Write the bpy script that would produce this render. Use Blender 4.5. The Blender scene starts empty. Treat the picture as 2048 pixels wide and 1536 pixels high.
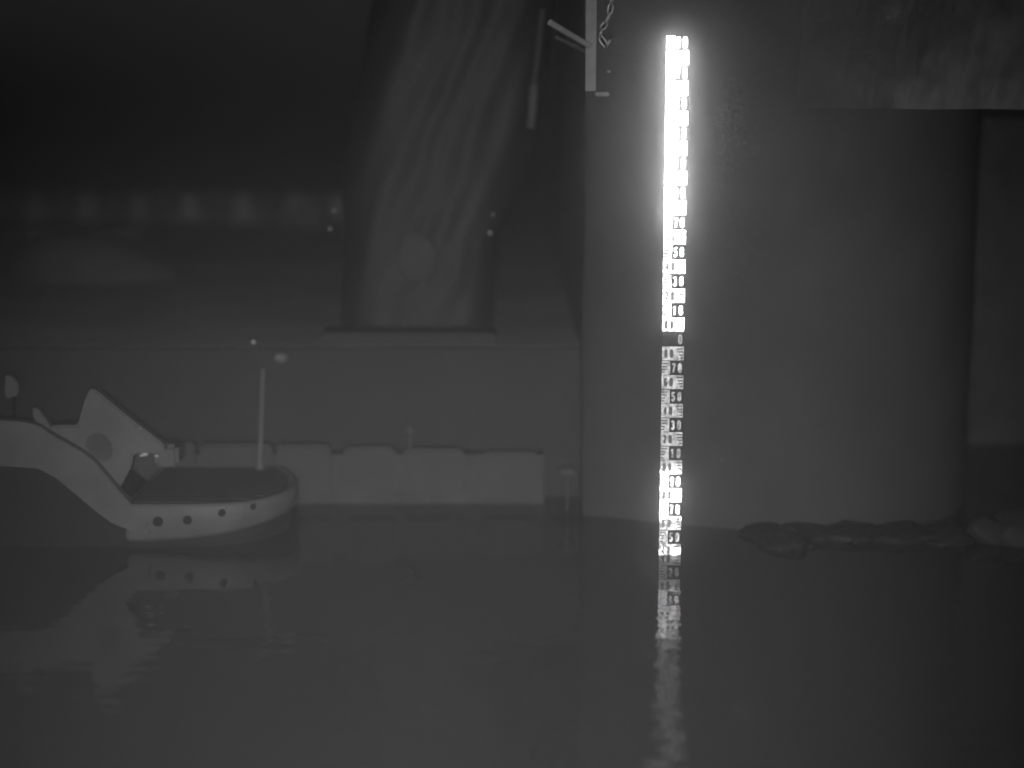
import bpy, bmesh, math, random
from mathutils import Vector, Matrix, noise
random.seed(7)
R = math.radians
sc = bpy.context.scene
C = sc.collection

# ------------------------------------------------------------------ camera
F = 3400.0                 # focal length in pixels of the 2048 wide photograph
PITCH = R(9.4)
H = 3.133                  # camera height above the water
cd = bpy.data.cameras.new('camera'); cam = bpy.data.objects.new('camera', cd); C.objects.link(cam)
cam.location = (0, 0, H); cam.rotation_euler = (R(90) - PITCH, 0, 0)
cd.sensor_width = 36; cd.lens = F / 2048 * 36
cd.clip_start = .05; cd.clip_end = 1500
cd.dof.use_dof = True; cd.dof.focus_distance = 11.45; cd.dof.aperture_fstop = 0.28
sc.camera = cam

# ------------------------------------------------------------------ world (night sky, seen by a monochrome infrared camera)
w = bpy.data.worlds.new('World'); sc.world = w; w.use_nodes = True
nt = w.node_tree; nt.nodes.clear()
sky = nt.nodes.new('ShaderNodeTexSky'); sky.sky_type = 'NISHITA'; sky.sun_disc = False
sky.sun_elevation = R(2); sky.sun_rotation = R(180)
bw = nt.nodes.new('ShaderNodeRGBToBW'); bg = nt.nodes.new('ShaderNodeBackground'); wo = nt.nodes.new('ShaderNodeOutputWorld')
nt.links.new(sky.outputs[0], bw.inputs[0]); nt.links.new(bw.outputs[0], bg.inputs[0]); nt.links.new(bg.outputs[0], wo.inputs[0])
bg.inputs[1].default_value = 0.006

# the infrared floodlight mounted next to the camera (it lights the whole picture)
ld = bpy.data.lights.new('infrared_floodlight', 'SPOT'); lamp = bpy.data.objects.new('infrared_floodlight', ld); C.objects.link(lamp)
ld.energy = 3350; ld.spot_size = R(47); ld.spot_blend = 1.0; ld.shadow_soft_size = .06
lamp.location = (-0.035, 0.05, H - .14)
tgt = Vector((0.0, 12, 1.0))
lamp.rotation_euler = (tgt - lamp.location).to_track_quat('-Z', 'Y').to_euler()

sc.view_settings.view_transform = 'Standard'; sc.view_settings.look = 'None'
sc.view_settings.exposure = 0; sc.view_settings.gamma = 1; sc.view_settings.use_curve_mapping = False
sc.render.engine = 'CYCLES'
sc.cycles.use_denoising = True
sc.cycles.max_bounces = 8; sc.cycles.volume_bounces = 1
sc.cycles.sample_clamp_indirect = 0

# ------------------------------------------------------------------ helpers
def at(u, v, Y):
    dx = (u - 1024) / F; dy = (v - 768) / F
    t = Y / (math.cos(PITCH) - dy * math.sin(PITCH))
    return Vector((t * dx, Y, H - t * (math.sin(PITCH) + dy * math.cos(PITCH))))

def mat(name, col, rough=.8, var=0.0, scale=3.0, metal=0.0, bump=0.0, bscale=20, spec=.3):
    m = bpy.data.materials.new(name); m.use_nodes = True
    n = m.node_tree.nodes; L = m.node_tree.links; b = n['Principled BSDF']
    b.inputs['Roughness'].default_value = rough; b.inputs['Metallic'].default_value = metal
    b.inputs['Specular IOR Level'].default_value = spec
    tc = n.new('ShaderNodeTexCoord')
    no = n.new('ShaderNodeTexNoise'); no.inputs['Scale'].default_value = scale; no.inputs['Detail'].default_value = 7
    no.inputs['Roughness'].default_value = .65
    L.new(tc.outputs['Object'], no.inputs['Vector'])
    mr = n.new('ShaderNodeMapRange'); mr.inputs['From Min'].default_value = .3; mr.inputs['From Max'].default_value = .7
    mr.inputs['To Min'].default_value = max(0, col * (1 - var)); mr.inputs['To Max'].default_value = col * (1 + var)
    L.new(no.outputs[0], mr.inputs['Value']); L.new(mr.outputs[0], b.inputs['Base Color'])
    if bump:
        nb = n.new('ShaderNodeTexNoise'); nb.inputs['Scale'].default_value = bscale; nb.inputs['Detail'].default_value = 5
        L.new(tc.outputs['Object'], nb.inputs['Vector'])
        bp = n.new('ShaderNodeBump'); bp.inputs['Strength'].default_value = bump; bp.inputs['Distance'].default_value = .02
        L.new(nb.outputs[0], bp.inputs['Height']); L.new(bp.outputs[0], b.inputs['Normal'])
    return m

def link_mesh(name, bm, m, parent=None, smooth=False):
    me = bpy.data.meshes.new(name); bm.normal_update(); bm.to_mesh(me); bm.free()
    if m: me.materials.append(m)
    if smooth:
        for p in me.polygons: p.use_smooth = True
    o = bpy.data.objects.new(name, me); C.objects.link(o)
    if parent:
        o.parent = parent
        o.location = -parent.location if parent.rotation_euler.x == 0 else (0, 0, 0)
    return o

def tag(o, label=None, cat=None, group=None, kind=None):
    if label: o['label'] = label
    if cat: o['category'] = cat
    if group: o['group'] = group
    if kind: o['kind'] = kind
    return o

def thing(name, loc, label, cat, group=None):
    e = bpy.data.objects.new(name, None); C.objects.link(e); e.location = loc; e.empty_display_size = .1
    return tag(e, label, cat, group)

def box(bm, a, b, bevel=0.0):
    x0, y0, z0 = a; x1, y1, z1 = b
    r = bmesh.ops.create_cube(bm, size=1.0)
    for v in r['verts']:
        v.co = Vector(((x0 + x1) / 2 + v.co.x * (x1 - x0), (y0 + y1) / 2 + v.co.y * (y1 - y0), (z0 + z1) / 2 + v.co.z * (z1 - z0)))
    if bevel:
        es = list({e for v in r['verts'] for e in v.link_edges})
        bmesh.ops.bevel(bm, geom=es, offset=bevel, segments=2, affect='EDGES')
    return bm

def prism(bm, pts, y0, y1, bevel=0.0, tf=None):
    """polygon in X/Z extruded from y0 to y1"""
    a = [bm.verts.new((x, y0, z)) for x, z in pts]; b = [bm.verts.new((x, y1, z)) for x, z in pts]
    fs = [bm.faces.new(a), bm.faces.new(b[::-1])]
    n = len(pts)
    for i in range(n): fs.append(bm.faces.new((a[i], b[i], b[(i + 1) % n], a[(i + 1) % n])))
    bmesh.ops.recalc_face_normals(bm, faces=fs)
    if bevel:
        es = list({e for f in fs for e in f.edges})
        bmesh.ops.bevel(bm, geom=es, offset=bevel, segments=2, affect='EDGES')
    return bm

def slab(bm, pts, z0, z1, bevel=0.0):
    a = [bm.verts.new((x, y, z0)) for x, y in pts]; b = [bm.verts.new((x, y, z1)) for x, y in pts]
    fs = [bm.faces.new(a[::-1]), bm.faces.new(b)]
    n = len(pts)
    for i in range(n): fs.append(bm.faces.new((a[i], a[(i + 1) % n], b[(i + 1) % n], b[i])))
    bmesh.ops.recalc_face_normals(bm, faces=fs)
    if bevel:
        es = list({e for f in fs for e in f.edges})
        bmesh.ops.bevel(bm, geom=es, offset=bevel, segments=2, affect='EDGES')
    return bm

def tube(bm, p, q, r0, r1=None, seg=14):
    p = Vector(p); q = Vector(q); d = q - p
    m = Matrix.Translation((p + q) / 2) @ d.to_track_quat('Z', 'Y').to_matrix().to_4x4()
    bmesh.ops.create_cone(bm, cap_ends=True, segments=seg, radius1=r0, radius2=r0 if r1 is None else r1, depth=d.length, matrix=m)
    return bm

def bmn(): return bmesh.new()
def lerp(a, b, t): return a + (b - a) * t

def rough_up(bm, amp, sc_, seed=0):
    for v in bm.verts:
        n = noise.noise_vector(v.co * sc_ + Vector((seed, seed * 2, 0)))
        v.co += n * amp
    return bm

# ------------------------------------------------------------------ materials
M = {}
M['concrete'] = mat('pier_concrete', 0.058, .9, .16, 1.3, bump=.22, bscale=9)
M['beam'] = mat('rough_soffit_concrete', 0.132, .9, .5, 3.2, bump=1.0, bscale=6)
M['wet'] = mat('wet_weedy_concrete', 0.012, .6, .35, 3, bump=.6, bscale=14)
M['quay'] = mat('quay_concrete', 0.045, .9, .12, .9, bump=.5, bscale=8)
M['pale'] = mat('pale_float_concrete', 0.074, .85, .12, 3.5, bump=.3, bscale=14)
M['timber'] = mat('dark_wet_timber', 0.066, .7, .3, 5, bump=.4)
M['pale_steel'] = mat('pale_painted_steel', .26, .6, .2, 8)
M['glint'] = mat('white_glint_cap', .7, .4, .1, 8)
M['patchcloth'] = mat('sewn_on_patch', .055, .8, .2, 6)
M['gel'] = mat('pale_gelcoat', 0.128, .6, .22, 2.5, spec=.4)
M['navy'] = mat('dark_hull_paint', 0.010, .85, .15, 3, spec=.4)
M['teak'] = mat('dark_teak', 0.055, .75, .15, 9, bump=.2)
M['glass'] = mat('smoked_glass', 0.080, .3, .1, 3, spec=.5)
M['steel'] = mat('galvanised_steel', 0.132, .55, .2, 8, metal=.2, bump=.2)
M['bright'] = mat('bright_steel', .3, .4, .1, 8, metal=1.0)
M['rust'] = mat('dark_rusted_steel', 0.072, .8, .4, 9, bump=.4)
M['tarp'] = mat('grey_canvas', 0.045, .75, .06, 2.2, bump=.3, bscale=18)
M['stone'] = mat('pale_stone', 0.105, .9, .3, 1.6, bump=.7, bscale=5)
M['wornpaint'] = mat('dull_worn_paint', 0.072, .85, .2, 3, bump=.2)
M['ground'] = mat('quay_ground', 0.30, .9, .35, .5, bump=.4, bscale=4)
M['dark_field'] = mat('matt_black_enamel', 0.050, .8, .4, 12)
M['plastic'] = mat('pale_plastic', 0.220, .5, .15, 9)

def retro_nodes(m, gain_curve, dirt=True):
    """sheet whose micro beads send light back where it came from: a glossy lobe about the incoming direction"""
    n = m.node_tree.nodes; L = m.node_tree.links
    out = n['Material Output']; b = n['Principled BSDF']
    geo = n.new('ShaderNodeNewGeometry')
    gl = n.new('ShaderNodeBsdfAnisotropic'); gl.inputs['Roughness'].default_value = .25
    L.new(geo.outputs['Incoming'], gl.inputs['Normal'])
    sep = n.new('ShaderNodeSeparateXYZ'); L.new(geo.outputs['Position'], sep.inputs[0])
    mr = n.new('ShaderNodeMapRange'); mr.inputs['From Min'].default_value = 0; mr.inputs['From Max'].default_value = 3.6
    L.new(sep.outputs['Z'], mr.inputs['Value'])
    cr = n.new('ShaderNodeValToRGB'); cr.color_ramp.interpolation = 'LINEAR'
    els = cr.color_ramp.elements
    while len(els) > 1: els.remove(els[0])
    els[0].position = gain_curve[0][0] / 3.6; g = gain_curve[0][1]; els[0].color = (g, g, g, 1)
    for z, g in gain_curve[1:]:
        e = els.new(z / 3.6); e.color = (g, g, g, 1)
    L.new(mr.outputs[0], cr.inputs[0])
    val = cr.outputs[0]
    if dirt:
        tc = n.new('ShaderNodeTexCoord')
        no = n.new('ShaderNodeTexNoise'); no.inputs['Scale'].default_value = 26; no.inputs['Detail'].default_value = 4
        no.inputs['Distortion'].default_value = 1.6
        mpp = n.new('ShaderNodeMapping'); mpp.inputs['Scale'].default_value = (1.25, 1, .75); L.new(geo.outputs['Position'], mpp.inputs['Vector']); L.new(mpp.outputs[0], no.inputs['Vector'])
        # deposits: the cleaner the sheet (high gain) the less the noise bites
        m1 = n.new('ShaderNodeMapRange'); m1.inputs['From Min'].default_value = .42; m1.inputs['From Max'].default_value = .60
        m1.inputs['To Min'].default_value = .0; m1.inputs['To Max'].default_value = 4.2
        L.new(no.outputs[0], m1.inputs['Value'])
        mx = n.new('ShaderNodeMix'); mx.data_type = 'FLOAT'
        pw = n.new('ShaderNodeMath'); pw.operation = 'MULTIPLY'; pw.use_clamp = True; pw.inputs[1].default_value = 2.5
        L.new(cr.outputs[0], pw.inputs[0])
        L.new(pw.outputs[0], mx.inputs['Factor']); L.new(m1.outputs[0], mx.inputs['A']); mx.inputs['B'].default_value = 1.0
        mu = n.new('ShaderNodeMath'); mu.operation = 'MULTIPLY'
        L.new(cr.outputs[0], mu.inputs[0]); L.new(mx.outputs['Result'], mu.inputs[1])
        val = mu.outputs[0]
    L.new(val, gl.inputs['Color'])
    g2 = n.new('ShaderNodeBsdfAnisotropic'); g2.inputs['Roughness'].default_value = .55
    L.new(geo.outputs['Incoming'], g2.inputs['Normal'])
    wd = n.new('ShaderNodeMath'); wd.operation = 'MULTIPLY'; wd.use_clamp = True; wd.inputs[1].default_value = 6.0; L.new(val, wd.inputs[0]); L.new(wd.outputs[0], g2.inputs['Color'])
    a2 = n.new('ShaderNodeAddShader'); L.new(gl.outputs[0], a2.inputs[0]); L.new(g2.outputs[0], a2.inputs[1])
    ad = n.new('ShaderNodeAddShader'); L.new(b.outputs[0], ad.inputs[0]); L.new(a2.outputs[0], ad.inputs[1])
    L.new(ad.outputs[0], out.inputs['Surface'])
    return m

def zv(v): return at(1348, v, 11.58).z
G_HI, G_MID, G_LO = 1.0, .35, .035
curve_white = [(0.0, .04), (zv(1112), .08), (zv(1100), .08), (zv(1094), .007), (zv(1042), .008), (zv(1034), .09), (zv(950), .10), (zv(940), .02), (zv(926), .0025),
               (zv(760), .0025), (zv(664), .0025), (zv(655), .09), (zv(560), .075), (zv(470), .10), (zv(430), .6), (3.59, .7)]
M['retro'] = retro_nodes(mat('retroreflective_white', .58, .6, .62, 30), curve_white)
curve_ink = [(0.0, .003), (zv(940), .003), (zv(1000), .006), (zv(900), .001), (zv(660), .001), (zv(600), .006), (zv(500), .006), (zv(470), .015), (zv(445), .12), (zv(400), .3), (3.59, .4)]  # ink brightens with height: the bloom over the upper board is painted in
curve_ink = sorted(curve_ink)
M['ink'] = retro_nodes(mat('bloom_washed_ink', .10, .7, .3, 14), curve_ink, dirt=False)

# concrete with pale blotches, denser along the beam to paint in its stronger light
lm = mat('blotched_brightened_concrete', .08, .9, .2, 2.5, bump=.8, bscale=7); n = lm.node_tree.nodes; L = lm.node_tree.links
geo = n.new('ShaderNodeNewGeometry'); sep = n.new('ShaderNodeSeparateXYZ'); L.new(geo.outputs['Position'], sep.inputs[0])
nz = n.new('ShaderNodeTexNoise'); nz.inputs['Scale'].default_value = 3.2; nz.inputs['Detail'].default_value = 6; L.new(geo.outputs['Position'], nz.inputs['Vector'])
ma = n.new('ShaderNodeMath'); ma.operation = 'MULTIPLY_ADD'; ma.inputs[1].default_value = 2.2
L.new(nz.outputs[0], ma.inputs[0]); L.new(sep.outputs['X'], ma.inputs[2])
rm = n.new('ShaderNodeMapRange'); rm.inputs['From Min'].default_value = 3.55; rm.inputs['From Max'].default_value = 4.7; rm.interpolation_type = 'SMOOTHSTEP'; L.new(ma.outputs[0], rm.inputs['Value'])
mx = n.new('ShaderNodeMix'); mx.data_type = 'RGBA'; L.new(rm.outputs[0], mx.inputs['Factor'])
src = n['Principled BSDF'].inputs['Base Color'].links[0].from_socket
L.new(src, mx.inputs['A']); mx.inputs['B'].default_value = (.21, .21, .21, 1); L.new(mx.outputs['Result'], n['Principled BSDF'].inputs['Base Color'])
M['brightened'] = lm

# ------------------------------------------------------------------ water
bm = bmn()
vs = [bm.verts.new(p) for p in ((-150, -120, 0), (150, -120, 0), (150, 40, 0), (-150, 40, 0))]; bm.faces.new(vs)
wm = bpy.data.materials.new('harbour_water'); wm.use_nodes = True
n = wm.node_tree.nodes; L = wm.node_tree.links; b = n['Principled BSDF']
b.inputs['Base Color'].default_value = (.012, .012, .012, 1); b.inputs['Roughness'].default_value = .04
b.inputs['IOR'].default_value = 1.33; b.inputs['Specular IOR Level'].default_value = 1.0
geo = n.new('ShaderNodeNewGeometry')
sep = n.new('ShaderNodeSeparateXYZ'); L.new(geo.outputs['Position'], sep.inputs[0])
# ripples are livelier nearer the camera, slack under the quay
mr = n.new('ShaderNodeMapRange'); mr.inputs['From Min'].default_value = 7.4; mr.inputs['From Max'].default_value = 11.3
mr.inputs['To Min'].default_value = 1.15; mr.inputs['To Max'].default_value = .16
L.new(sep.outputs['Y'], mr.inputs['Value'])
def slope(scale, seed, amp):
    mp = n.new('ShaderNodeMapping'); mp.inputs['Scale'].default_value = scale; mp.inputs['Location'].default_value = (seed, seed, 0)
    L.new(geo.outputs['Position'], mp.inputs['Vector'])
    t = n.new('ShaderNodeTexNoise'); t.inputs['Scale'].default_value = 1.0; t.inputs['Detail'].default_value = 2; t.inputs['Roughness'].default_value = .55
    L.new(mp.outputs[0], t.inputs['Vector'])
    a = n.new('ShaderNodeMath'); a.operation = 'SUBTRACT'; a.inputs[1].default_value = .5; L.new(t.outputs[0], a.inputs[0])
    m = n.new('ShaderNodeMath'); m.operation = 'MULTIPLY'; L.new(a.outputs[0], m.inputs[0]); m.inputs[1].default_value = amp
    k = n.new('ShaderNodeMath'); k.operation = 'MULTIPLY'; L.new(m.outputs[0], k.inputs[0]); L.new(mr.outputs[0], k.inputs[1])
    return k
sx = slope((3.2, 15.0, 1), 0, .20); sy = slope((2.2, 10.0, 1), 40, .17)
cb = n.new('ShaderNodeCombineXYZ'); L.new(sx.outputs[0], cb.inputs[0]); L.new(sy.outputs[0], cb.inputs[1]); cb.inputs[2].default_value = 1.0
vn = n.new('ShaderNodeVectorMath'); vn.operation = 'NORMALIZE'; L.new(cb.outputs[0], vn.inputs[0]); L.new(vn.outputs[0], b.inputs['Normal'])
o = link_mesh('water', bm, wm); tag(o, kind='structure')

# ------------------------------------------------------------------ quay
QY, QZ = 13.5, 1.204
bm = bmn(); slab(bm, [(-150, QY), (2.9, QY), (2.9, 24), (9, 24), (9, 14), (150, 14), (150, 260), (-150, 260)], -1.0, QZ)
o = link_mesh('quay_ground', bm, M['ground']); tag(o, kind='structure')
bm = bmn()
nx = 120
for i in range(nx):
    pass
box(bm, (-30, QY - .12, -1), (.62, QY - .004, QZ - .12)); box(bm, (-30, QY - .123, QZ - .1195), (.62, QY - .004, QZ - .002))
q = link_mesh('quay_wall', bm, M['quay'])
tag(q, 'long grey concrete quay wall behind the yacht and the pontoon', 'wall')
# raised kerb block on the quay edge
bm = bmn(); a = at(640, 690, 13.4); c = at(992, 666, 13.4); box(bm, (a.x, 13.38, QZ + .022), (c.x, 13.8, c.z), .02)
o = link_mesh('kerb_block', bm, M['quay']); tag(o, 'low concrete kerb block on the quay edge under the tall canvas', 'kerb')

bm = bmn(); box(bm, (2.91, 15.5, -1), (8.99, 16.0, 3.0), .01)
o = link_mesh('abutment_wall', bm, M['timber']); tag(o, 'dim abutment wall deep in the opening under the bridge beam at the right edge', 'wall')
# embankment wall far left with a row of pale rounded coping stones
wt = thing('embankment_wall', (-8, 28, QZ), 'low embankment wall with rounded coping stones at the far left under the night sky', 'wall')
bm = bmn(); box(bm, (at(-400, 400, 28).x, 28, QZ + .004), (at(690, 400, 28).x, 28.7, at(0, 392, 28).z), .03); rough_up(bm, .02, 2)
link_mesh('wall_body', bm, M['ground'], wt)
for k in range(-4, 6):
    u = 20 + 103 * k
    p = at(u, 410, 27.9)
    bm = bmn(); bmesh.ops.create_icosphere(bm, subdivisions=3, radius=1)
    for v in bm.verts:
        v.co = Vector((v.co.x * .33 * random.uniform(.97, 1.03), v.co.y * .25, v.co.z * .27))
        v.co += noise.noise_vector(v.co * 4 + Vector((k, 0, 0))) * .07
    bmesh.ops.translate(bm, verts=bm.verts, vec=p)
    link_mesh('coping_stone', bm, M['stone'], wt, True)
# pale heap at the end of it
bm = bmn(); P = [at(545, 458, 27), at(580, 425, 27), at(625, 388, 27), at(650, 388, 27), at(655, 458, 27)]
prism(bm, [(p.x, p.z) for p in P], 26.6, 27.6, .03); rough_up(bm, .03, 3)
o = link_mesh('sand_heap', bm, M['stone']); tag(o, 'pale wedge shaped heap at the right end of the embankment wall', 'heap')

# upturned covered boat lying on the quay, dim
P0 = at(185, 600, 18.5)
bm = bmn(); bmesh.ops.create_uvsphere(bm, u_segments=40, v_segments=24, radius=1)
for v in bm.verts:
    x, y, z = v.co
    v.co = Vector((x * .95, y * .55, max(z, -.02) * .52 * (1 - .25 * x)))
    v.co += noise.noise_vector(v.co * 3) * .04
bmesh.ops.translate(bm, verts=bm.verts, vec=(P0.x, 18.5, QZ + .03))
t = thing('upturned_dinghy', (P0.x, 18.5, QZ), 'rounded upturned dinghy lying dimly on the quay above the yacht', 'dinghy')
link_mesh('hull', bm, M['wornpaint'], t, True)
bm = bmn(); box(bm, (P0.x - .7, 18.46, QZ + .5), (P0.x + .55, 18.54, QZ + .56), .01); link_mesh('keel', bm, M['timber'], t)

# ------------------------------------------------------------------ tall canvas covered frame on the quay
TY = 14.05
tp = thing('canvas_covered_frame', (-.3, 14.6, QZ), 'tall leaning frame shrouded in creased grey canvas standing on the quay', 'canvas cover')
bm = bmn()
NU, NV = 90, 110
edgeL = [(-80, 752), (0, 745), (120, 722), (250, 702), (370, 682), (520, 690), (672, 678)]
edgeR = [(-80, 1112), (0, 1108), (120, 1095), (250, 1072), (370, 1045), (470, 1000), (672, 985)]
def prof(tab, v):
    for (a, xa), (b_, xb) in zip(tab, tab[1:]):
        if v <= b_: return lerp(xa, xb, (v - a) / (b_ - a))
    return tab[-1][1]
grid = []
for j in range(NV + 1):
    v = lerp(-80, 672, j / NV); row = []
    for i in range(NU + 1):
        s = i / NU
        xl, xr = prof(edgeL, v), prof(edgeR, v)
        u = lerp(xl, xr, s)
        ph = s * 2 * math.pi * 2.4 + (v / 752) * 3.6 + 1.6 * noise.noise(Vector((s * 2.2, v / 260, 3)))
        fade = 1 - .55 * max(0, (v - 300) / 372)
        dep = .026 * fade * math.sin(ph) + .02 * fade * math.sin(2.3 * ph + v / 90) + .05 * noise.noise(Vector((s * 6, v / 90, 0)))
        rnd = 1 - (abs(2 * s - 1)) ** 6
        row.append(bm.verts.new(at(u, v, TY + dep + .9 * (1 - rnd))))
    grid.append(row)
for j in range(NV):
    for i in range(NU):
        bm.faces.new((grid[j][i], grid[j + 1][i], grid[j + 1][i + 1], grid[j][i + 1]))
# back and top so that it is a closed body
back = []
for j in range(NV + 1):
    l, r = grid[j][0].co, grid[j][NU].co
    back.append((bm.verts.new((l.x, 15.6, l.z)), bm.verts.new((r.x, 15.6, r.z))))
for j in range(NV):
    bm.faces.new((grid[j][0], back[j][0], back[j + 1][0], grid[j + 1][0]))
    bm.faces.new((grid[j][NU], grid[j + 1][NU], back[j + 1][1], back[j][1]))
    bm.faces.new((back[j][0], back[j][1], back[j + 1][1], back[j + 1][0]))
bm.faces.new(grid[0] + [back[0][1], back[0][0]])
bmesh.ops.recalc_face_normals(bm, faces=bm.faces)
link_mesh('canvas', bm, M['tarp'], tp, True)
for (u, v, r) in ((660, 458, .016), (668, 421, .012), (980, 466, .018), (986, 429, .011)):
    p = at(u, v, 13.84); bm = bmn(); tube(bm, p, p + Vector((0, .03, 0)), r, r * .8, 12)
    link_mesh('eyelet', bm, M['plastic'], tp)
p = at(832, 515, 13.99)
bm = bmn(); bmesh.ops.create_uvsphere(bm, u_segments=28, v_segments=16, radius=1)
for v in bm.verts: v.co = Vector((v.co.x * .18, v.co.y * .035, v.co.z * .2)) + noise.noise_vector(v.co * 2) * .015
bmesh.ops.translate(bm, verts=bm.verts, vec=p); link_mesh('patch', bm, M['patchcloth'], tp, True)
bm = bmn(); b_ = at(1068, 170, 14.0); c = at(1062, 256, 14.0)
tube(bm, b_, c, .04, .035); link_mesh('batten', bm, M['wornpaint'], tp)
bm = bmn(); tube(bm, at(1085, 20, 14.05), b_ + Vector((0, .05, 0)), .025, .025); link_mesh('batten', bm, M['tarp'], tp)

# ------------------------------------------------------------------ floating pontoon with pale float blocks
PY = 13.1
pt = thing('quay_fender', (-1.5, PY, 0), 'row of pale fender blocks along the waterline at the foot of the quay wall', 'fender')
bm = bmn(); xa, xb = at(200, 900, PY).x, at(1088, 900, PY).x
box(bm, (xa, PY + .02, -.15), (xb, QY - .21, .40)); link_mesh('frame', bm, M['timber'], pt)
for i, (u0, u1, vt) in enumerate(((240, 390, 884), (402, 545, 886), (556, 662, 889), (689, 790, 893), (806, 926, 897), (966, 1078, 903))):
    a = at(u0, 984, PY); c = at(u1, vt, PY)
    bm = bmn(); box(bm, (a.x, PY - .03, a.z), (c.x, PY + .12, c.z), .02); rough_up(bm, .012, 5, i)
    link_mesh('fender_block', bm, M['pale'], pt)
# small things by the pontoon
p = at(820, 868, 13.14)
bm = bmn(); tube(bm, (p.x, 13.14, .40), (p.x, 13.14, p.z + .02), .018, .018); bmesh.ops.create_uvsphere(bm, u_segments=20, v_segments=12, radius=.055, matrix=Matrix.Translation((p.x, 13.14, p.z + .03)))
o = link_mesh('bollard', bm, M['pale'], None, True); tag(o, 'small pale round headed bollard standing on the row of fender blocks', 'bollard')
p = at(1135, 944, 12.9)
bm = bmn(); bmesh.ops.create_uvsphere(bm, u_segments=20, v_segments=12, radius=1)
for v in bm.verts: v.co = Vector((v.co.x * .075, v.co.y * .06, v.co.z * .05)) + p
tube(bm, p + Vector((0, 0, -.04)), (p.x, 12.9, -.2), .009); o = link_mesh('mooring_post', bm, M['pale'], None, True)
tag(o, 'short pale topped mooring post between the fender blocks and the pier', 'post')
# lamp lens and stud on the quay front
p = at(562, 716, 13.2)
bm = bmn(); bmesh.ops.create_icosphere(bm, subdivisions=3, radius=.048)
for v in bm.verts: v.co += noise.noise_vector(v.co * 25) * .012
for v in bm.verts: v.co.z *= .85
bmesh.ops.translate(bm, verts=bm.verts, vec=p); tube(bm, p + Vector((0, .03, 0)), p + Vector((0, .12, 0)), .015)
o = link_mesh('mooring_ring_cap', bm, M['plastic'], None, True); tag(o, 'small pale knob fixed high on the quay wall above the flagpole', 'knob')
p = at(507, 684, 13.24)
bm = bmn(); tube(bm, p, p + Vector((0, .1, 0)), .016, .02, 10)
o = link_mesh('reflector_stud', bm, M['bright']); tag(o, 'tiny bright reflector stud at the top edge of the quay wall', 'reflector')

# ------------------------------------------------------------------ pier
pier = thing('pier', (2, 12.59, 0), 'massive grey concrete pier rising from the water behind the gauge board', 'pier')
FY = 12.59
xl = at(1170, 600, FY).x; 
bm = bmn()
yr = 12.15; xr = at(1600, 600, yr).x; RX = at(2000, 600, 12.6).x - xr; RY = 1.35
out = [(xl, 12.74), (lerp(xl, xr, .5), lerp(12.74, yr, .5))]
for k in range(0, 9):
    a = math.pi / 2 * k / 8
    out.append((xr + RX * math.sin(a), yr + RY * (1 - math.cos(a))))
out += [(xr + RX, 24), (xl + .0, 24), (xl, 13.4)]
# subdivided face body: vertical strips with rows
zs = [-1 + i * .22 for i in range(30)]
rings = []
full = []
for (x0, y0), (x1, y1) in zip(out, out[1:] + out[:1]):
    d = math.hypot(x1 - x0, y1 - y0); k = max(1, int(d / .22))
    for i in range(k): full.append((lerp(x0, x1, i / k), lerp(y0, y1, i / k)))
for z in zs:
    rings.append([bm.verts.new((x, y, z)) for x, y in full])
for a, c in zip(rings, rings[1:]):
    for i in range(len(full)): bm.faces.new((a[i], a[(i + 1) % len(full)], c[(i + 1) % len(full)], c[i]))
bm.faces.new(rings[-1])
rough_up(bm, .022, 1.6)
bmesh.ops.recalc_face_normals(bm, faces=bm.faces)
link_mesh('pier_body', bm, M['concrete'], pier, True)
# dark wet rubble at the foot, on the right
for i, (u, v, rx, rz) in enumerate(((1530, 1080, .2, .09), (1610, 1084, .26, .10), (1700, 1094, .27, .09), (1800, 1102, .25, .09), (1890, 1106, .24, .09), (1570, 1090, .2, .08))):
    p = at(u, v, 11.95 - (.1 if i == 5 else 0) + .25 * (1 - i / 5))
    bm = bmn(); bmesh.ops.create_icosphere(bm, subdivisions=3, radius=1)
    for q_ in bm.verts:
        q_.co = Vector((q_.co.x * rx, q_.co.y * .2, q_.co.z * rz)); q_.co += noise.cell_vector(q_.co * 9 + Vector((i * 5, 0, 0))) * .05 - Vector((.02, .02, .02))
    bmesh.ops.translate(bm, verts=bm.verts, vec=(p.x, p.y, max(0, p.z)))
    link_mesh('footing_stone', bm, M['wet'], pier)
# rocks bottom right
for i, (u, v, r) in enumerate(((1985, 1095, .17), (2050, 1080, .24), (2120, 1090, .26))):
    p = at(u, v, 11.9)
    bm = bmn(); bmesh.ops.create_icosphere(bm, subdivisions=3, radius=r)
    for q_ in bm.verts:
        q_.co.z *= .7; q_.co += noise.noise_vector(q_.co * 5 + Vector((i * 5, 0, 0))) * .05
    bmesh.ops.translate(bm, verts=bm.verts, vec=(p.x, 12.0, .05))
    o = link_mesh('rock', bm, M['tarp'])
    tag(o, ['smaller dim rock breaking the water right of the pier foot', 'larger dim rock at the right edge of the picture', 'rock just past the right edge beside the larger rock'][i], 'rock', 'rocks at the foot of the pier')
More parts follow.
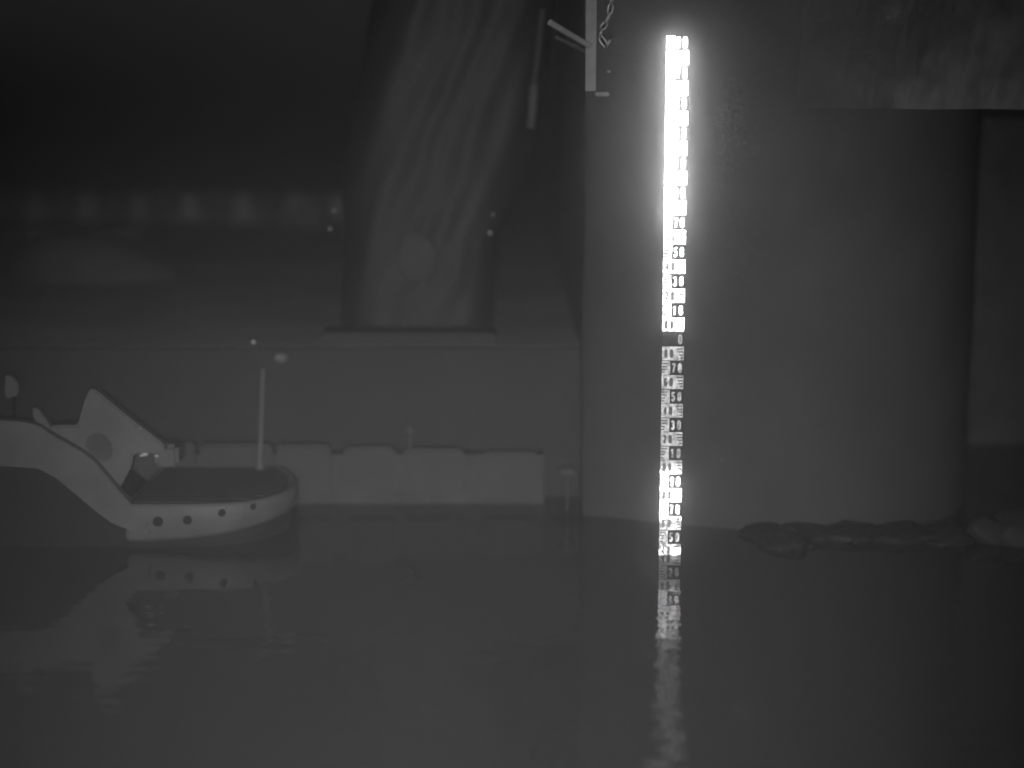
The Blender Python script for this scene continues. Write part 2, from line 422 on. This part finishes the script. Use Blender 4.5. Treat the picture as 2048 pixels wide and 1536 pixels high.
# bridge beam, upper right, coming towards the camera
bt = thing('bridge_beam', (3, 11, 3.1), 'rough concrete bridge beam crossing overhead at the upper right above a dark opening', 'beam')
bm = bmn()
zb = 3.09
pts = [(1.75, 12.7), (2.4, 11.6), (5.5, 8.9), (9, 8.9), (9, 14), (1.75, 14)]
NB = 40
near = []
for k in range(NB + 1):
    t_ = k / NB
    near.append((lerp(1.62, 3.9, t_), 12.46 - 1.6 * t_ - 1.4 * t_ ** 3))
pts = near + [(9, 9.0), (9, 14.0), (1.62, 14.0)]
slabz = [zb + .02 * i for i in range(0, 1)]
rows = []
for jz in range(9):
    z = zb + jz * .2
    rows.append([bm.verts.new((x, y, z)) for x, y in pts])
bm.faces.new(rows[0][::-1]); bm.faces.new(rows[-1])
for a, c in zip(rows, rows[1:]):
    for i in range(len(pts)): bm.faces.new((a[i], a[(i + 1) % len(pts)], c[(i + 1) % len(pts)], c[i]))
for v in bm.verts:
    v.co.y += noise.noise(v.co * 4) * .05 * min(1, max(0, (v.co.x - 1.6))); v.co.z += noise.noise(v.co * 3 + Vector((9, 0, 0))) * .008
bmesh.ops.recalc_face_normals(bm, faces=bm.faces)
link_mesh('beam', bm, M['brightened'], bt)

# ------------------------------------------------------------------ gauge board on its pile
GX, GY, GW = 1.107, 11.58, .148
TOP = zv(70)
g = thing('water_level_gauge', (GX, GY, 0), 'tall glowing white water level gauge board with decimetre numerals standing in the water', 'gauge board')
bm = bmn(); box(bm, (GX - .035, GY + .036, -1.0), (GX + .035, GY + .12, TOP - .02)); link_mesh('pile', bm, M['rust'], g)
bm = bmn(); box(bm, (GX - GW / 2 + .004, GY + .012, -.6), (GX + GW / 2 - .004, GY + .034, TOP - .004)); link_mesh('backing_board', bm, M['rust'], g)
for z in (.45, 1.75, 3.1):
    bm = bmn(); box(bm, (GX + .02, GY + .121, z), (GX + .06, FY + .1, z + .04)); link_mesh('bracket', bm, M['rust'], g)
def panel_mesh(x0, x1, z0, z1, y=GY, th=.010, bev=.0015):
    bm = bmn(); box(bm, (x0, y, z0), (x1, y + th, z1), bev); return bm
L0, R0 = GX - GW / 2, GX + GW / 2
SEG = {'0': 'abcdef', '1': 'bc', '2': 'abged', '3': 'abgcd', '4': 'fgbc', '5': 'afgcd', '6': 'afgedc', '7': 'abc', '8': 'abcdefg', '9': 'abcdfg'}
def strokes(ch):
    """centre lines of one narrow rounded numeral in a 1 x 2 cell"""
    def arc(cx, cy, rx, ry, a0, a1, n=10):
        return [(cx + rx * math.cos(R(lerp(a0, a1, i / n))), cy + ry * math.sin(R(lerp(a0, a1, i / n)))) for i in range(n + 1)]
    if ch == '0': return [arc(.5, 1.5, .5, .5, 0, 180) + arc(.5, .5, .5, .5, 180, 360) + [(1, 1.5)]]
    if ch == '1': return [[(.1, 1.6), (.5, 2), (.5, 0)]]
    if ch == '2': return [arc(.5, 1.5, .5, .5, 170, -20) + [(0, 0), (1, 0)]]
    if ch == '3': return [arc(.45, 1.52, .48, .48, 150, -90), arc(.45, .52, .52, .52, 90, -150)]
    if ch == '4': return [[(.75, 0), (.75, 2), (0, .6), (1.1, .6)]]
    if ch == '5': return [[(1, 2), (.1, 2), (.05, 1.15)] + arc(.45, .6, .55, .6, 110, -150)]
    if ch == '6': return [arc(.5, 1.5, .5, .5, 30, 180) + [(0, .6)], arc(.5, .55, .5, .55, 0, 360, 16)]
    if ch == '7': return [[(0, 2), (1, 2), (.35, 0)]]
    if ch == '8': return [arc(.5, 1.5, .42, .48, 0, 360, 16), arc(.5, .52, .5, .52, 0, 360, 16)]
    if ch == '9': return [arc(.5, 1.45, .5, .55, 0, 360, 16), [(1, 1.5), (1, .5)] + arc(.5, .5, .5, .5, 0, -150)]
def numeral(text, x0, x1, z0, z1, wd, y):
    """flat printed numerals as thin raised strokes"""
    bm = bmn(); nchar = len(text); cw = (x1 - x0); gap = .22 * cw if nchar > 1 else 0
    w1 = (cw - gap * (nchar - 1)) / nchar
    cnt = 0
    for i, ch in enumerate(text):
        ox = x0 + i * (w1 + gap)
        for line in strokes(ch):
            pts = [(ox + wd / 2 + px * (w1 - wd), z0 + wd / 2 + pz / 2 * (z1 - z0 - wd)) for px, pz in line]
            for (ax, az), (bx_, bz) in zip(pts, pts[1:]):
                d = Vector((bx_ - ax, bz - az)); l = d.length
                if l < 1e-6: continue
                d /= l; nrm = Vector((-d.y, d.x)) * wd / 2; e = d * wd * .18
                cnt += 1; yy = y - cnt * .00001
                q4 = [(ax - e.x + nrm.x, az - e.y + nrm.y), (ax - e.x - nrm.x, az - e.y - nrm.y), (bx_ + e.x - nrm.x, bz + e.y - nrm.y), (bx_ + e.x + nrm.x, bz + e.y + nrm.y)]
                prism(bm, q4, yy, y + .0012)
    return bm
labels = []
for dec in range(4):
    for k in range(10): labels.append(['90', '80', '70', '60', '50', '40', '30', '20', '10', '00'][k])
for k in range(37):
    zt = TOP - .1 * k; zb_ = zt - .1
    lab = labels[k % 40]; dark = (k % 2 == 0)
    j = .0022
    up = k < 12  # upper rows: numerals drawn larger and bolder to stand in for bloom
    if dark:
        xm = L0 + .39 * GW
        if not (k == 20):
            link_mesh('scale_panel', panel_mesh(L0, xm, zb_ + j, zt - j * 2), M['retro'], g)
        else:
            link_mesh('scale_panel', panel_mesh(L0, xm, zb_ + j, zt - j * 2), M['dark_field'], g)
        link_mesh('scale_panel', panel_mesh(xm + .0006, R0 - .003, zb_ + j, zt - j * 2), M['dark_field'], g)
        txt = '0' if k == 20 else lab
        x0 = L0 + (.73 if k == 20 else .46) * GW; x1 = L0 + .93 * GW
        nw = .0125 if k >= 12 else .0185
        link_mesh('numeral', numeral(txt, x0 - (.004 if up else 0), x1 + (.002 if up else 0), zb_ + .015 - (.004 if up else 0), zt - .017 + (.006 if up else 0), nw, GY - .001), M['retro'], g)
        if k != 20:
            for q_ in range(4):
                zc = zt - (.018 + .021 * q_); ln = (.28, .23, .18, .13)[q_] * GW
                bm = bmn(); prism(bm, [(L0 + .001, zc - .0042), (L0 + ln, zc - .0042), (L0 + ln, zc + .0042), (L0 + .001, zc + .0042)], GY - .0008, GY + .001)
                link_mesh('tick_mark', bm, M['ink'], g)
    else:
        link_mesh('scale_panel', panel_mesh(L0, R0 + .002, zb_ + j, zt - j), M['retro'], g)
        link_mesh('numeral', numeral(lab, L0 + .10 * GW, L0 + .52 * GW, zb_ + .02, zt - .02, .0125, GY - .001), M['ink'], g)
        for q_ in range(4):
            zc = zt - (.018 + .021 * q_); ln = (.30, .25, .20, .15)[q_] * GW
            bm = bmn(); prism(bm, [(R0 - ln, zc - .0042), (R0 - .002, zc - .0042), (R0 - .002, zc + .0042), (R0 - ln, zc + .0042)], GY - .0008, GY + .001)
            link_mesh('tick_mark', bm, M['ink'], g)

# ------------------------------------------------------------------ steel post, arm and chain at the pier corner
SY = 12.3
p0 = at(1182, 182, SY); p1 = at(1188, -90, SY)
s = thing('steel_post', (p0.x, SY, p0.z), 'grey steel post hanging down at the left corner of the pier', 'post')
bm = bmn(); box(bm, (p0.x - .04, SY, p0.z), (p0.x - .012, SY + .10, p1.z), .003); box(bm, (p0.x - .0118, SY + .0, p0.z), (p0.x + .035, SY + .012, p1.z), .002); link_mesh('upright', bm, M['steel'], s)
a = at(1100, 45, SY - .35); b_ = at(1180, 92, SY)
bm = bmn(); tube(bm, a, b_, .0215, .019, 12); link_mesh('arm', bm, M['pale_steel'], s); s.children[-1]['label'] = 'pale upper arm'
a2 = at(1112, 74, SY - .2); b2 = at(1176, 106, SY + .05)
bm = bmn(); tube(bm, a2, b2, .013, .013, 10); link_mesh('arm', bm, M['rust'], s)
pl = at(1218, 184, SY + .1); bm = bmn(); box(bm, (p0.x + .036, SY + .08, pl.z - .03), (pl.x, SY + .2, pl.z), .004); link_mesh('foot_plate', bm, M['steel'], s)
pb = at(1219, 143, SY); bm = bmn(); tube(bm, pb, pb + Vector((.0, .25, 0)), .009, .009, 8)
o = link_mesh('wall_bolt', bm, M['plastic']); tag(o, 'tiny bright bolt head on the pier face right of the steel post', 'bolt')
ch = thing('chain', at(1222, -40, 12.15), 'twisted bright steel chain hanging beside the steel post at the top edge', 'chain')
cp = [(1228, -50), (1226, -30), (1224, -8), (1222, 8), (1219, 28), (1212, 46), (1203, 58), (1200, 74), (1212, 92), (1222, 78)]
for i, ((u0, v0), (u1, v1)) in enumerate(zip(cp, cp[1:])):
    a, c = at(u0, v0, 12.15), at(u1, v1, 12.15); d = c - a
    bm = bmn(); ring = []
    NS, NC = 16, 6
    for k in range(NS):
        an = 2 * math.pi * k / NS; cx, cz = math.cos(an) * .018, math.sin(an) * d.length * .62
        row = []
        for m_ in range(NC):
            b2_ = 2 * math.pi * m_ / NC; rr = .0065
            row.append(bm.verts.new((cx + math.cos(an) * math.cos(b2_) * rr, math.sin(b2_) * rr, cz + math.sin(an) * math.cos(b2_) * rr)))
        ring.append(row)
    for k in range(NS):
        for m_ in range(NC):
            bm.faces.new((ring[k][m_], ring[(k + 1) % NS][m_], ring[(k + 1) % NS][(m_ + 1) % NC], ring[k][(m_ + 1) % NC]))
    bmesh.ops.recalc_face_normals(bm, faces=bm.faces)
    rot = d.to_track_quat('Z', 'Y').to_matrix().to_4x4() @ Matrix.Rotation(R(90 * (i % 2) + 20), 4, 'Z')
    bmesh.ops.transform(bm, matrix=Matrix.Translation((a + c) / 2) @ rot, verts=bm.verts)
    link_mesh('link', bm, M['bright'], ch, True)

# ------------------------------------------------------------------ motor yacht, stern towards the middle of the picture
BY = 11.75
y = thing('motor_yacht', (-3.2, 12.4, 0), 'moored motor yacht with dark hull and pale sheer band, its rounded stern platform in front', 'yacht')
def XZ(pts, Y=BY): return [(at(u, v, Y).x, at(u, v, Y).z) for u, v in pts]
# pale stern platform moulding: outline swept round, with a lower edge that rises aft
outl = [(-2.745, 11.75), (-2.6, 11.75), (-2.45, 11.75), (-2.2, 11.755), (-2.0, 11.79), (-1.84, 11.87), (-1.72, 11.99), (-1.64, 12.14), (-1.60, 12.32), (-1.62, 12.6), (-1.72, 12.9), (-1.9, 13.1), (-2.745, 13.1)]
def spline(pts, n=4):
    res = []
    for i in range(len(pts) - 1):
        p_, a, b2, q2 = pts[max(i - 1, 0)], pts[i], pts[i + 1], pts[min(i + 2, len(pts) - 1)]
        for k in range(n):
            t_ = k / n
            res.append(tuple(.5 * (2 * a[d] + (b2[d] - p_[d]) * t_ + (2 * p_[d] - 5 * a[d] + 4 * b2[d] - q2[d]) * t_ ** 2 + (3 * a[d] - p_[d] - 3 * b2[d] + q2[d]) * t_ ** 3) for d in (0, 1)))
    res.append(pts[-1]); return res
ol = spline(outl)
bm = bmn(); cen = (-2.5, 12.45)
def inset(p, k): return (lerp(p[0], cen[0], k), lerp(p[1], cen[1], k))
def zlow(p): 
    s_ = max(0, min(1, (p[0] + 2.75) / 1.15)); return .068 + .12 * s_ ** 1.8
lay = [(lambda p: (inset(p, .05)[0], inset(p, .05)[1], zlow(p) - .03)), (lambda p: (p[0], p[1], zlow(p) + .01)), (lambda p: (p[0], p[1], .29)), (lambda p: (*inset(p, .012), .319)), (lambda p: (*inset(p, .075), .322)), (lambda p: (*inset(p, .085), .300))]
rg = [[bm.verts.new(f(p)) for p in ol] for f in lay]
for a, c in zip(rg, rg[1:]):
    for i in range(len(ol)): bm.faces.new((a[i], a[(i + 1) % len(ol)], c[(i + 1) % len(ol)], c[i]))
bm.faces.new(rg[0][::-1]); bm.faces.new(rg[-1]); bmesh.ops.recalc_face_normals(bm, faces=bm.faces)
plat = link_mesh('stern_platform', bm, M['gel'], y, True)
# dark teak planks on a dark pad
bm = bmn(); slab(bm, [(x_, y_) for x_, y_ in (inset(p, .088) for p in ol)], .3005, .307); link_mesh('deck_pad', bm, M['teak'], y)
for k in range(12):
    yy = 11.86 + k * .098
    if yy > 13.0: break
    xe = max((p[0] for p in ol if abs(p[1] - yy) < .12), default=-1.7) - .10
    if k == 0: xe = -2.02
    if k == 1: xe = -1.86
    bm = bmn(); box(bm, (-2.70, yy, .3075), (xe, yy + .0945, .3165), .002); link_mesh('teak_plank', bm, M['teak'], y)
# dark hull below
bm = bmn(); rows = []
for z, k, dx in ((-.3, .30, 0), (-.05, .10, 0), (.055, .045, 0)):
    rows.append([bm.verts.new((*inset(p, k), z if z < 0 else zlow(p) - .028)) for p in ol])
for a, c in zip(rows, rows[1:]):
    for i in range(len(ol)): bm.faces.new((a[i], a[(i + 1) % len(ol)], c[(i + 1) % len(ol)], c[i]))
bm.faces.new(rows[0][::-1]); bm.faces.new(rows[-1]); bmesh.ops.recalc_face_normals(bm, faces=bm.faces)
link_mesh('counter', bm, M['navy'], y, True)
# vents along the platform edge
for (u, v, r) in ((316, 1043, .037), (375, 1040, .033), (443, 1027, .026), (503, 1019, .02)):
    p = at(u, v, BY)
    yb = min((q_[1] for q_ in ol if abs(q_[0] - p.x) < .09), default=BY)
    bm = bmn(); tube(bm, (p.x, yb - .006, p.z), (p.x, yb + .03, p.z), r, r, 24)
    link_mesh('vent', bm, M['navy'], y)
# topsides: dark lower part
low = [(-260, 930), (0, 932), (75, 937), (110, 955), (150, 988), (190, 1022), (222, 1046), (262, 1062)]
L2 = XZ(low)
bm = bmn(); prism(bm, [(L2[0][0], -.35), (at(232, 1095, BY).x, -.35), (at(262, 1080, BY).x, .0), (L2[-1][0], L2[-1][1])] + L2[::-1][1:], BY + .05, BY + 1.35)
link_mesh('hull', bm, M['navy'], y)
# pale sheer band with scooped quarter
up = [(262, 1008), (240, 985), (215, 955), (190, 925), (165, 905), (130, 885), (100, 868), (75, 850), (40, 843), (0, 841), (-260, 835)]
bm = bmn(); prism(bm, XZ(low) + [(at(264, 1078, BY).x, at(264, 1078, BY).z)] + XZ(up), BY - .004, BY + .10, .008)
link_mesh('sheer_band', bm, M['gel'], y)
# cabin side above the band
cab = [(40, 856), (110, 850), (156, 850), (168, 805), (178, 780), (186, 776), (200, 786), (250, 828), (300, 866), (332, 893), (326, 906), (268, 906), (262, 935), (240, 975), (215, 955), (160, 902), (90, 870)]
bm = bmn(); prism(bm, XZ(cab, BY + .12), BY + .105, BY + .22, .012); link_mesh('cabin_side', bm, M['gel'], y)
win = [(172, 884), (178, 872), (190, 866), (203, 866), (214, 874), (222, 888), (225, 903), (221, 917), (211, 924), (197, 920), (182, 909), (174, 898)]
bm = bmn(); prism(bm, XZ(win, BY + .10), BY + .098, BY + .110, .002); w_ = link_mesh('window', bm, M['glass'], y)
bm = bmn(); box(bm, (at(-260, 900, BY).x, BY + .11, .45), (-3.05, BY + 1.34, .52)); link_mesh('cockpit_floor', bm, M['teak'], y)
a = at(312, 885, BY + .9); c = at(362, 930, BY + .9)
bm = bmn(); box(bm, (a.x, BY + .8, c.z), (c.x, BY + 1.1, a.z), .03); link_mesh('locker', bm, M['gel'], y)
# small pale pieces further forward
bm = bmn(); prism(bm, XZ([(14, 748), (22, 748), (40, 765), (40, 788), (18, 796), (13, 790)], BY + .5), BY + .45, BY + .55, .01); link_mesh('seat_back', bm, M['gel'], y)
bm = bmn(); prism(bm, XZ([(66, 815), (76, 815), (102, 850), (100, 868), (84, 858), (68, 835)], BY + .1), BY + .08, BY + .15, .008); link_mesh('fairlead', bm, M['gel'], y)
bm = bmn(); tube(bm, at(28, 795, BY + .5), at(30, 850, BY + .5), .012); link_mesh('stanchion', bm, M['navy'], y)
# small fittings, their glint put into a pale base colour
for (u, v, r, Y_) in ((290, 908, .018, BY + .4), (283, 911, .010, BY + .4), (313, 912, .010, BY + .4), (243, 932, .014, BY + .15)):
    p = at(u, v, Y_); bm = bmn(); bmesh.ops.create_icosphere(bm, subdivisions=2, radius=r)
    for q_ in bm.verts: q_.co.x *= 1.4; q_.co += noise.noise_vector(q_.co * 90) * .004
    bmesh.ops.translate(bm, verts=bm.verts, vec=p); link_mesh('cleat', bm, M['glint'], y, True)
p = at(294, 1040, BY - .02); bm = bmn()
prev = None
for k in range(9):
    q_ = at(292 + k * .9 + 2.5 * math.sin(k * 1.4), 1041 + k * 3.6, BY - .015)
    if prev is not None: tube(bm, prev, q_, .007, .007, 8)
    prev = q_
link_mesh('eye_plate', bm, M['steel'], y)
# ensign pole at the far corner
b0 = at(520, 912, 12.96); b1 = at(526, 738, 12.96); b0.z = .318; b0.x = at(519.5, 925, 12.96).x
fp = thing('flagpole', b0, 'slim pale flagpole standing at the far edge of the yacht stern platform', 'flagpole')
bm = bmn(); tube(bm, b0, b1, .019, .015, 12); link_mesh('pole', bm, M['gel'], fp)
bm = bmn(); tube(bm, b0, b0 + Vector((0, 0, .05)), .04, .03, 14); link_mesh('socket', bm, M['steel'], fp)

# ------------------------------------------------------------------ thin night haze
bm = bmn(); box(bm, (-155, -125, -2.2), (155, 265, 6.2))
hz = bpy.data.materials.new('night_haze'); hz.use_nodes = True; n = hz.node_tree.nodes; n.remove(n['Principled BSDF'])
pv = n.new('ShaderNodeVolumePrincipled'); pv.inputs['Color'].default_value = (.95, .95, .95, 1)
pv.inputs['Density'].default_value = .0115; pv.inputs['Anisotropy'].default_value = .984
p2 = n.new('ShaderNodeVolumePrincipled'); p2.inputs['Color'].default_value = (.95, .95, .95, 1)
p2.inputs['Density'].default_value = .0005; p2.inputs['Anisotropy'].default_value = 0
ad = n.new('ShaderNodeAddShader'); L = hz.node_tree.links
L.new(pv.outputs[0], ad.inputs[0]); L.new(p2.outputs[0], ad.inputs[1]); L.new(ad.outputs[0], n['Material Output'].inputs['Volume'])
o = link_mesh('haze', bm, hz); tag(o, kind='stuff')
